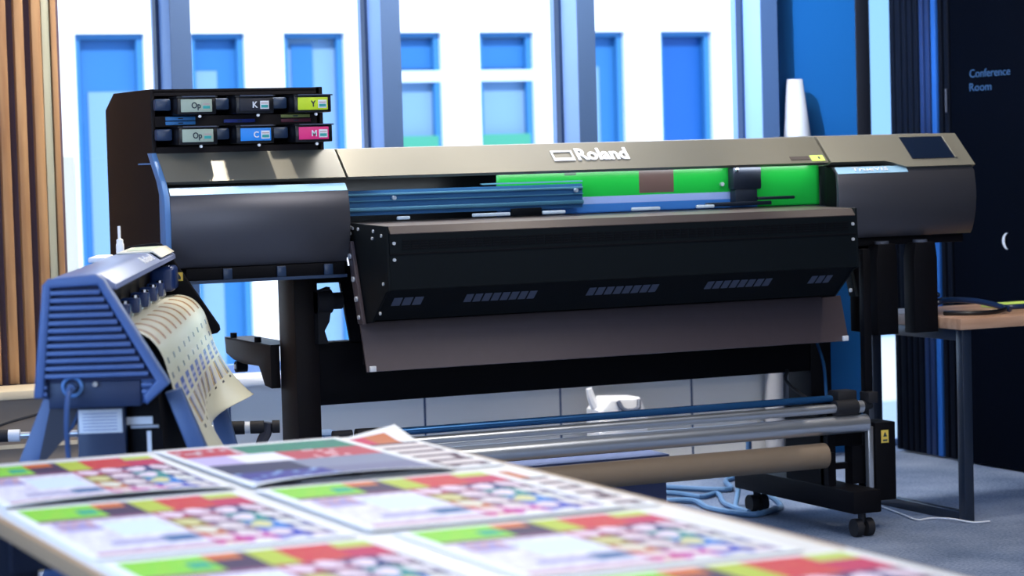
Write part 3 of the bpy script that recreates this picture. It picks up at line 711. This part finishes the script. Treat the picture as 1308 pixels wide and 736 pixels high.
# pinch rollers on the platen
for y in (.30, .58, .86, 1.14, 1.42, 1.66):
    pr = MB().box(.03, .080, y, y+.05, .975, 1.015, .006); pr = pr.build('pinch_roller', M['carriage'], CT)
    MB().cyl((.072, y+.012, .985), (.072, y+.038, .985), .014, seg=14).cyl((.068, y+.025, 1.012), (.068, y+.025, 1.022), .010, seg=10).build('roller_wheel', M['chrome'], pr)
MB().prism([(.0, .955), (.10, .960), (.135, .945), (.165, .905), (.185, .85), (.165, .82), (.0, .83)], 'y', .087, 1.93, .003).build('front_apron', M['cutdark'], CT)
MB().box(.02, .10, .20, 1.9, .9595, .964).build('platen', M['slot'], CT)
# stand
def leg_pair(y, dx=0.0):
    lf = MB().prism([(-.078, .832), (.02, .832), (-.012, .76), (-.085, .68), (-.24, .02), (-.36, .0), (-.36, .045), (-.16, .64)], 'y', y, y+.05, .004).build('leg', M['leg'], CT)
    MB().prism([(-.06, .825), (.01, .825), (-.03, .74), (-.10, .66)], 'y', y-.003, y+.001).build('leg_recess', M['legdark'], lf)
    MB().prism([(.200+dx, .832), (.236+dx, .842), (.292+dx, .700), (.42+dx*.5, .02), (.42+dx*.5, 0), (.31+dx*.5, 0), (.31+dx*.5, .03), (.255+dx, .68)], 'y', y, y+.05, .004).build('leg', M['leg'], CT)
leg_pair(.10); leg_pair(1.87, -.07)
MB().box(-.085, .170, .16, 1.78, .800, .832).build('top_frame', M['black'], CT)
bx = MB().box(-.004, .106, .10, .30, .30, .81, .004).build('power_box', M['cutdark'], CT)
lbx = MB().box(.000, .100, .0965, .1005, .745, .800, .0005); 
for k in range(6): lbx.m(1).box(.010, .088, .0962, .0966, .752+k*.0075, .754+k*.0075)
lbx.build('rating_label', [M['whitelabel'], M['cutbluelight']], bx)
bk_ = MB().prism([(.112, .838), (.180, .838), (.200, .60), (.112, .60)], 'y', .14, 1.80, .003).build('media_shelf', M['black'], CT)
MB().box(.106, .166, .1365, .1405, .758, .776).build('white_tag', M['whitelabel'], bk_)
MB().box(.152, .162, .1365, .1405, .66, .742).build('white_tag', M['whitelabel'], bk_)
MB().box(.115, .180, .132, .142, .750, .756).build('shelf_edge', M['silver'], bk_)
# cross rod with collars at the far end of the stand
rd = MB().cyl((-.60, 1.95, .548), (.36, 1.95, .548), .011); rd = rd.build('cross_rod', M['silver'], CT)
for a, b, r_, mm in ((-.60, -.43, .019, 'rubber'), (-.43, -.395, .019, 'white'), (.238, .290, .021, 'rubber'), (.292, .306, .018, 'white'), (.308, .350, .020, 'rubber'), (.375, .398, .020, 'rubber'), (.20, .236, .014, 'white')):
    MB().cyl((a, 1.95, .548), (b, 1.95, .548), r_).build('collar', M[mm], rd)
MB().tube([(.362, 1.95, .562), (.356, 1.95, .53), (.335, 1.94, .48), (.30, 1.93, .3), (.28, 1.93, .0)], .017).build('rod_leg', M['legdark'], CT)
# media: printed vinyl draped over the cutter's platen
prof = [(.025, .9665), (.07, .968), (.118, .968), (.155, .952), (.183, .915), (.200, .862), (.214, .812), (.236, .750), (.256, .695), (.282, .640)]
acc = [0]
for p, q in zip(prof, prof[1:]): acc.append(acc[-1]+math.dist(p, q))
def PV(u, v):
    s = .24+(1.86-.24)*u; d_ = v*acc[-1]
    k = max(i for i in range(len(acc)) if acc[i] <= d_+1e-9); k = min(k, len(prof)-2)
    t = (d_-acc[k])/(acc[k+1]-acc[k]); a, b = Vector(prof[k]), Vector(prof[k+1])
    a0 = Vector(prof[max(0, k-1)]); b1 = Vector(prof[min(len(prof)-1, k+2)])
    p = .5*((2*a)+(b-a0)*t+(2*a0-5*a+4*b-b1)*t*t+(3*a-a0-3*b+b1)*t**3)
    h = max(0, (v-.55)/.45)
    return (p.x + h*h*.045*math.sin(u*7.0+.6), s, p.y - h*h*.02*math.sin(u*4+1))
def vinylprint(u, v):
    c = (.66, .65, .52)
    k = u*9.0; fk = k-math.floor(k)
    if .16 < v < .34 and .30 < fk < .62: return (.30, .15, .10) if .42 < fk < .56 else (.50, .34, .16)
    if (.42 < v < .45 or .50 < v < .53) and .38 < fk < .62: return (.20, .22, .24)
    if .57 < v < .66 and .25 < fk < .80: return (.12, .16, .42) if int(v*110) % 3 else (.40, .42, .60)
    if .67 < v < .80:
        if .30 < fk < .42: return (.40, .22, .03)
        if .50 < fk < .62: return (.08, .05, .06)
        if .70 < fk < .78: return (.10, .16, .50)
        if hsh(int(u*70), int(v*40)) > .55: return (.58, .58, .62)
    if .815 < v < .835 and .40 < fk < .60: return (.10, .09, .08)
    return c
vs = ink_grid('cutter_vinyl', PV, 144, 64, vinylprint, .0008, M['vinyl'], None)
vs.matrix_world = CT.matrix_basis if False else Matrix.Translation((1.334, 5.416, 0)) @ Matrix.Rotation(-math.radians(20.6), 4, 'Z')
tag(vs, 'cream vinyl sheet with small printed labels hanging over the blue cutter', 'vinyl sheet')

# ------------------------------------------------------------------ loose things round the printer
ctb = MB(); ctb.cyl((2.75, TY, .280), (4.467, TY, .280), .0445, seg=32)
tag(ctb.build('cardboard_tube', M['cardboard']), 'brown cardboard tube along the bottom of the printer stand', 'tube')
gb = thing('storage_box', 'slate blue box on the floor beneath the printer', 'box', (3.7, 8.0, 0))
MB().box(3.25, 4.155, 7.90, 8.20, 0, .245, .006).build('body', M['gbox'], gb); MB().box(3.24, 4.165, 7.89, 8.21, .222, .25, .004).build('lid', M['gbox'], gb)
cb = MB()
cb.tube([(4.165, 8.40, .012), (4.35, 8.30, .012), (4.44, 8.22, .014), (4.40, 8.02, .012), (4.45, 7.80, .012), (4.57, 7.852, .012), (4.665, 7.95, .012), (4.63, 8.10, .10), (4.63, 8.12, .26)], .011)
cb.tube([(4.165, 8.55, .012), (4.46, 8.50, .012), (4.52, 8.32, .012), (4.62, 8.36, .012), (4.50, 8.08, .014), (4.475, 7.86, .012), (4.485, 7.97, .012), (4.56, 8.09, .05), (4.60, 8.14, .16)], .010)
cb.tube([(4.45, 8.85, .012), (4.58, 8.58, .012), (4.72, 8.44, .012), (4.86, 8.70, .012), (5.15, 8.75, .012)], .011)
tag(cb.build('power_cables', M['cablue']), 'tangled grey-blue cables on the floor behind the printer caster', 'cables')
wc = MB().tube([(5.012, 7.90, .006), (4.93, 7.52, .005), (4.90, 7.38, .005), (4.965, 7.38, .005), (4.985, 7.29, .012), (5.03, 7.215, .005), (5.09, 7.20, .005)], .0035)
tag(wc.build('white_cable', M['cabwhite']), 'thin white cable lying by the right table leg', 'cable')
bc = MB().tube([(1.75, 8.91, .36), (1.86, 8.92, .40), (1.95, 8.925, .43), (2.10, 8.93, .46)], .005).tube([(1.75, 8.91, .36), (1.6, 8.90, .2), (1.5, 8.85, .01)], .005)
tag(bc.build('black_cable', M['rubber']), 'thin black cable looping in front of the low bench', 'cable')
# paper roll leaning upright by the blue wall
rp = MB()
lay = []
for k in range(70):
    t = k/69*2*PI*2.2; g = 1-.18*k/69
    lay.append(((math.cos(t), math.sin(t)), g))
bot = [rp.bm.verts.new((5.475+.075*g*c, 9.145+.075*g*s, .002)) for (c, s), g in lay]
mid = [rp.bm.verts.new((5.505+.066*g*c, 9.16+.066*g*s, 1.38)) for (c, s), g in lay]
tpv = [rp.bm.verts.new((5.498+.036*g*c, 9.165+.036*g*s, 1.665)) for (c, s), g in lay]
for A, B in ((bot, mid), (mid, tpv)):
    for k in range(69): rp.bm.faces.new((A[k], A[k+1], B[k+1], B[k]))
rp._fin(); ro = rp.build('paper_roll', M['paper']); s_ = ro.modifiers.new('Thickness', 'SOLIDIFY'); s_.thickness = .001
tag(ro, 'white paper roll standing upright against the blue wall', 'paper roll')
rp2 = MB().cyl((5.345, 9.145, .001), (5.375, 9.17, 1.415), .042, .034, 28)
rp2.m(1).cyl((5.375, 9.17, 1.4155), (5.3753, 9.1703, 1.417), .020, .020, 20)
tag(rp2.build('paper_roll', [M['paper'], M['inkdark']]), 'shorter white paper roll, left of the taller one', 'paper roll')
jg = thing('plastic_jug', 'white plastic jug with a handle by the low wall behind the printer', 'jug', (4.55, 9.06, 0))
MB().prism([(4.42, 0), (4.64, 0), (4.645, .27), (4.61, .345), (4.47, .352), (4.42, .30)], 'y', 8.98, 9.12, .015, 3).build('body', M['white'], jg)
MB().tube([(4.435, 9.05, .31), (4.415, 9.05, .35), (4.405, 9.05, .39)], lambda t: .022-.008*t).build('spout', M['white'], jg)
MB().tube([(4.50, 8.975, .335), (4.52, 8.955, .30), (4.58, 8.955, .30), (4.60, 8.975, .335)], .010).build('handle', M['slot'], jg)
# stack of white board on the floor below the table's far end
for k in range(4):
    z = k*.022
    o = MB().box(1.25+.01*k, 2.02-.008*k, 8.12+.012*k, 8.72, z+.0005, z+.0215, .002).build('board_sheet', M['ledge'] if k == 0 else M['paper'])
    tag(o, ['beige board at the bottom of the low stack behind the table', 'white board second from bottom in the low stack', 'white board second from top in the low stack', 'white board on top of the low floor stack'][k], 'board', 'boards stacked on the floor')
# side table with cables
ST = thing('side_table', 'black steel table with a thick oak top, by the conference room door', 'table', (5.45, 7.6, 0))
MB().box(5.005, 5.93, 7.235, 7.88, .696, .737, .004).build('tabletop', M['tablewood'], ST)
for x in (5.02, 5.86):
    MB().box(x, x+.04, 7.25, 7.29, 0, .696, .002).build('leg', M['tableframe'], ST)
    MB().box(x, x+.04, 7.84, 7.875, 0, .696, .002).build('leg', M['tableframe'], ST)
    MB().box(x, x+.04, 7.29, 7.84, .655, .695, .002).build('top_rail', M['tableframe'], ST)
    MB().box(x, x+.04, 7.29, 7.84, 0, .035, .002).build('foot_rail', M['tableframe'], ST)
hs = thing('coiled_strap', 'black coiled strap and cable bundle on the oak table', 'cable', (5.22, 7.55, .738))
MB().tube([(5.06, 7.42, .746), (5.12, 7.35, .746), (5.22, 7.33, .747), (5.30, 7.38, .755), (5.27, 7.50, .775), (5.20, 7.62, .782), (5.12, 7.62, .765), (5.10, 7.60, .748)], .008).build('strap', M['blackgloss'], hs)
MB().tube([(5.31, 7.36, .750), (5.28, 7.44, .768), (5.25, 7.50, .778), (5.20, 7.56, .782), (5.17, 7.60, .775), (5.12, 7.62, .755)], .011).build('cable', M['cabledark'], hs)
MB().box(5.06, 5.10, 7.56, 7.62, .738, .765, .006).sphere((5.17, 7.62, .80), .010).build('plug', M['cabledark'], hs)
o = MB().box(5.42, 5.72, 7.52, 7.70, .738, .752, .002).build('notepad', M['note']); tag(o, 'lime green notepad lying on the oak table', 'notepad')
o = MB().tube([(5.34, 7.48, .748), (5.40, 7.44, .752), (5.50, 7.43, .75), (5.60, 7.40, .748), (5.66, 7.42, .75)], .010).build('dark_cable', M['cabledark']); tag(o, 'short dark blue cable in front of the lime notepad', 'cable')

# ------------------------------------------------------------------ light
wd = bpy.data.worlds.new('sky'); SC.world = wd; wd.use_nodes = True
bg = wd.node_tree.nodes['Background']; bg.inputs[0].default_value = (.42, .66, 1.0, 1); bg.inputs[1].default_value = 2.4
def light(name, kind, loc, target, energy, col, **k):
    l = bpy.data.lights.new(name, kind); l.energy = energy; l.color = col
    for a, b in k.items(): setattr(l, a, b)
    o = bpy.data.objects.new(name, l); COL.objects.link(o); o.location = loc
    o.rotation_euler = (Vector(target)-Vector(loc)).to_track_quat('-Z', 'Y').to_euler()
    return o
light('sun', 'SUN', (4, 4, 12), (6.5, 11, 6.0), 5.5, (1, .97, .93), angle=.01)
WARM = (1, .90, .76); BLUE = (.36, .58, 1.0)
light('overhead_spot', 'SPOT', (2.55, 7.47, 2.92), (2.55, 7.45, 1.3), 150, WARM, spot_size=math.radians(62), spot_blend=.5, shadow_soft_size=.035)
light('overhead_spot', 'SPOT', (3.9, 7.0, 2.92), (3.9, 7.45, 1.35), 30, WARM, spot_size=math.radians(70), spot_blend=.6, shadow_soft_size=.05)
light('overhead_spot', 'SPOT', (5.0, 7.0, 2.92), (5.0, 7.45, 1.35), 62, WARM, spot_size=math.radians(60), spot_blend=.6, shadow_soft_size=.05)
light('overhead_spot', 'SPOT', (5.3, 6.0, 2.92), (5.2, 6.4, 0), 70, (1, .78, .60), spot_size=math.radians(50), spot_blend=.7, shadow_soft_size=.05)
light('overhead_spot', 'SPOT', (3.45, 7.55, 2.92), (5.62, 9.26, 1.75), 760, (.62, .78, 1), spot_size=math.radians(24), spot_blend=.5, shadow_soft_size=.03)  # added spot, throws the paper roll's shadow on the blue wall
light('ceiling_fill', 'AREA', (1.5, 3.3, 2.95), (1.5, 3.3, 0), 36, (1, .95, .88), size=1.4)  # these overhead fills are added; no fixtures are modelled
light('ceiling_fill', 'AREA', (3.8, 5.2, 2.95), (3.8, 5.2, 0), 55, (1, .95, .88), size=1.6)
light('ceiling_fill', 'AREA', (3.7, 8.4, 2.95), (3.7, 8.7, 0), 150, (1, .95, .88), shape='RECTANGLE', size=2.2, size_y=.3)  # added fill, brightens the low wall behind the printer
light('ceiling_fill', 'AREA', (0.6, 7.6, 2.95), (0.6, 7.6, 0), 25, WARM, size=.8)
light('side_fill', 'AREA', (-2.3, 3.5, 1.7), (3, 6.5, 1.0), 260, BLUE, shape='RECTANGLE', size=4, size_y=2)  # added blue fill; the left wall has no window
light('rear_fill', 'AREA', (3.0, -2.3, 1.8), (3.5, 7.0, 1.0), 85, (.75, .86, 1.0), shape='RECTANGLE', size=4, size_y=2)  # added cool fill from behind the camera, no window there
light('printer_lamp', 'AREA', (3.72, 7.437, 1.298), (3.72, 7.492, 1.235), 1.2, (1, 1, 1), shape='RECTANGLE', size=1.7, size_y=.01).parent = None

SC.view_settings.view_transform = 'Standard'; SC.view_settings.look = 'None'; SC.view_settings.gamma = 1
SC.view_settings.use_curve_mapping = False; SC.view_settings.exposure = 0.0
SC.cycles.use_denoising = True
SC.cycles.max_bounces = 8; SC.cycles.transparent_max_bounces = 12; SC.cycles.sample_clamp_indirect = 6
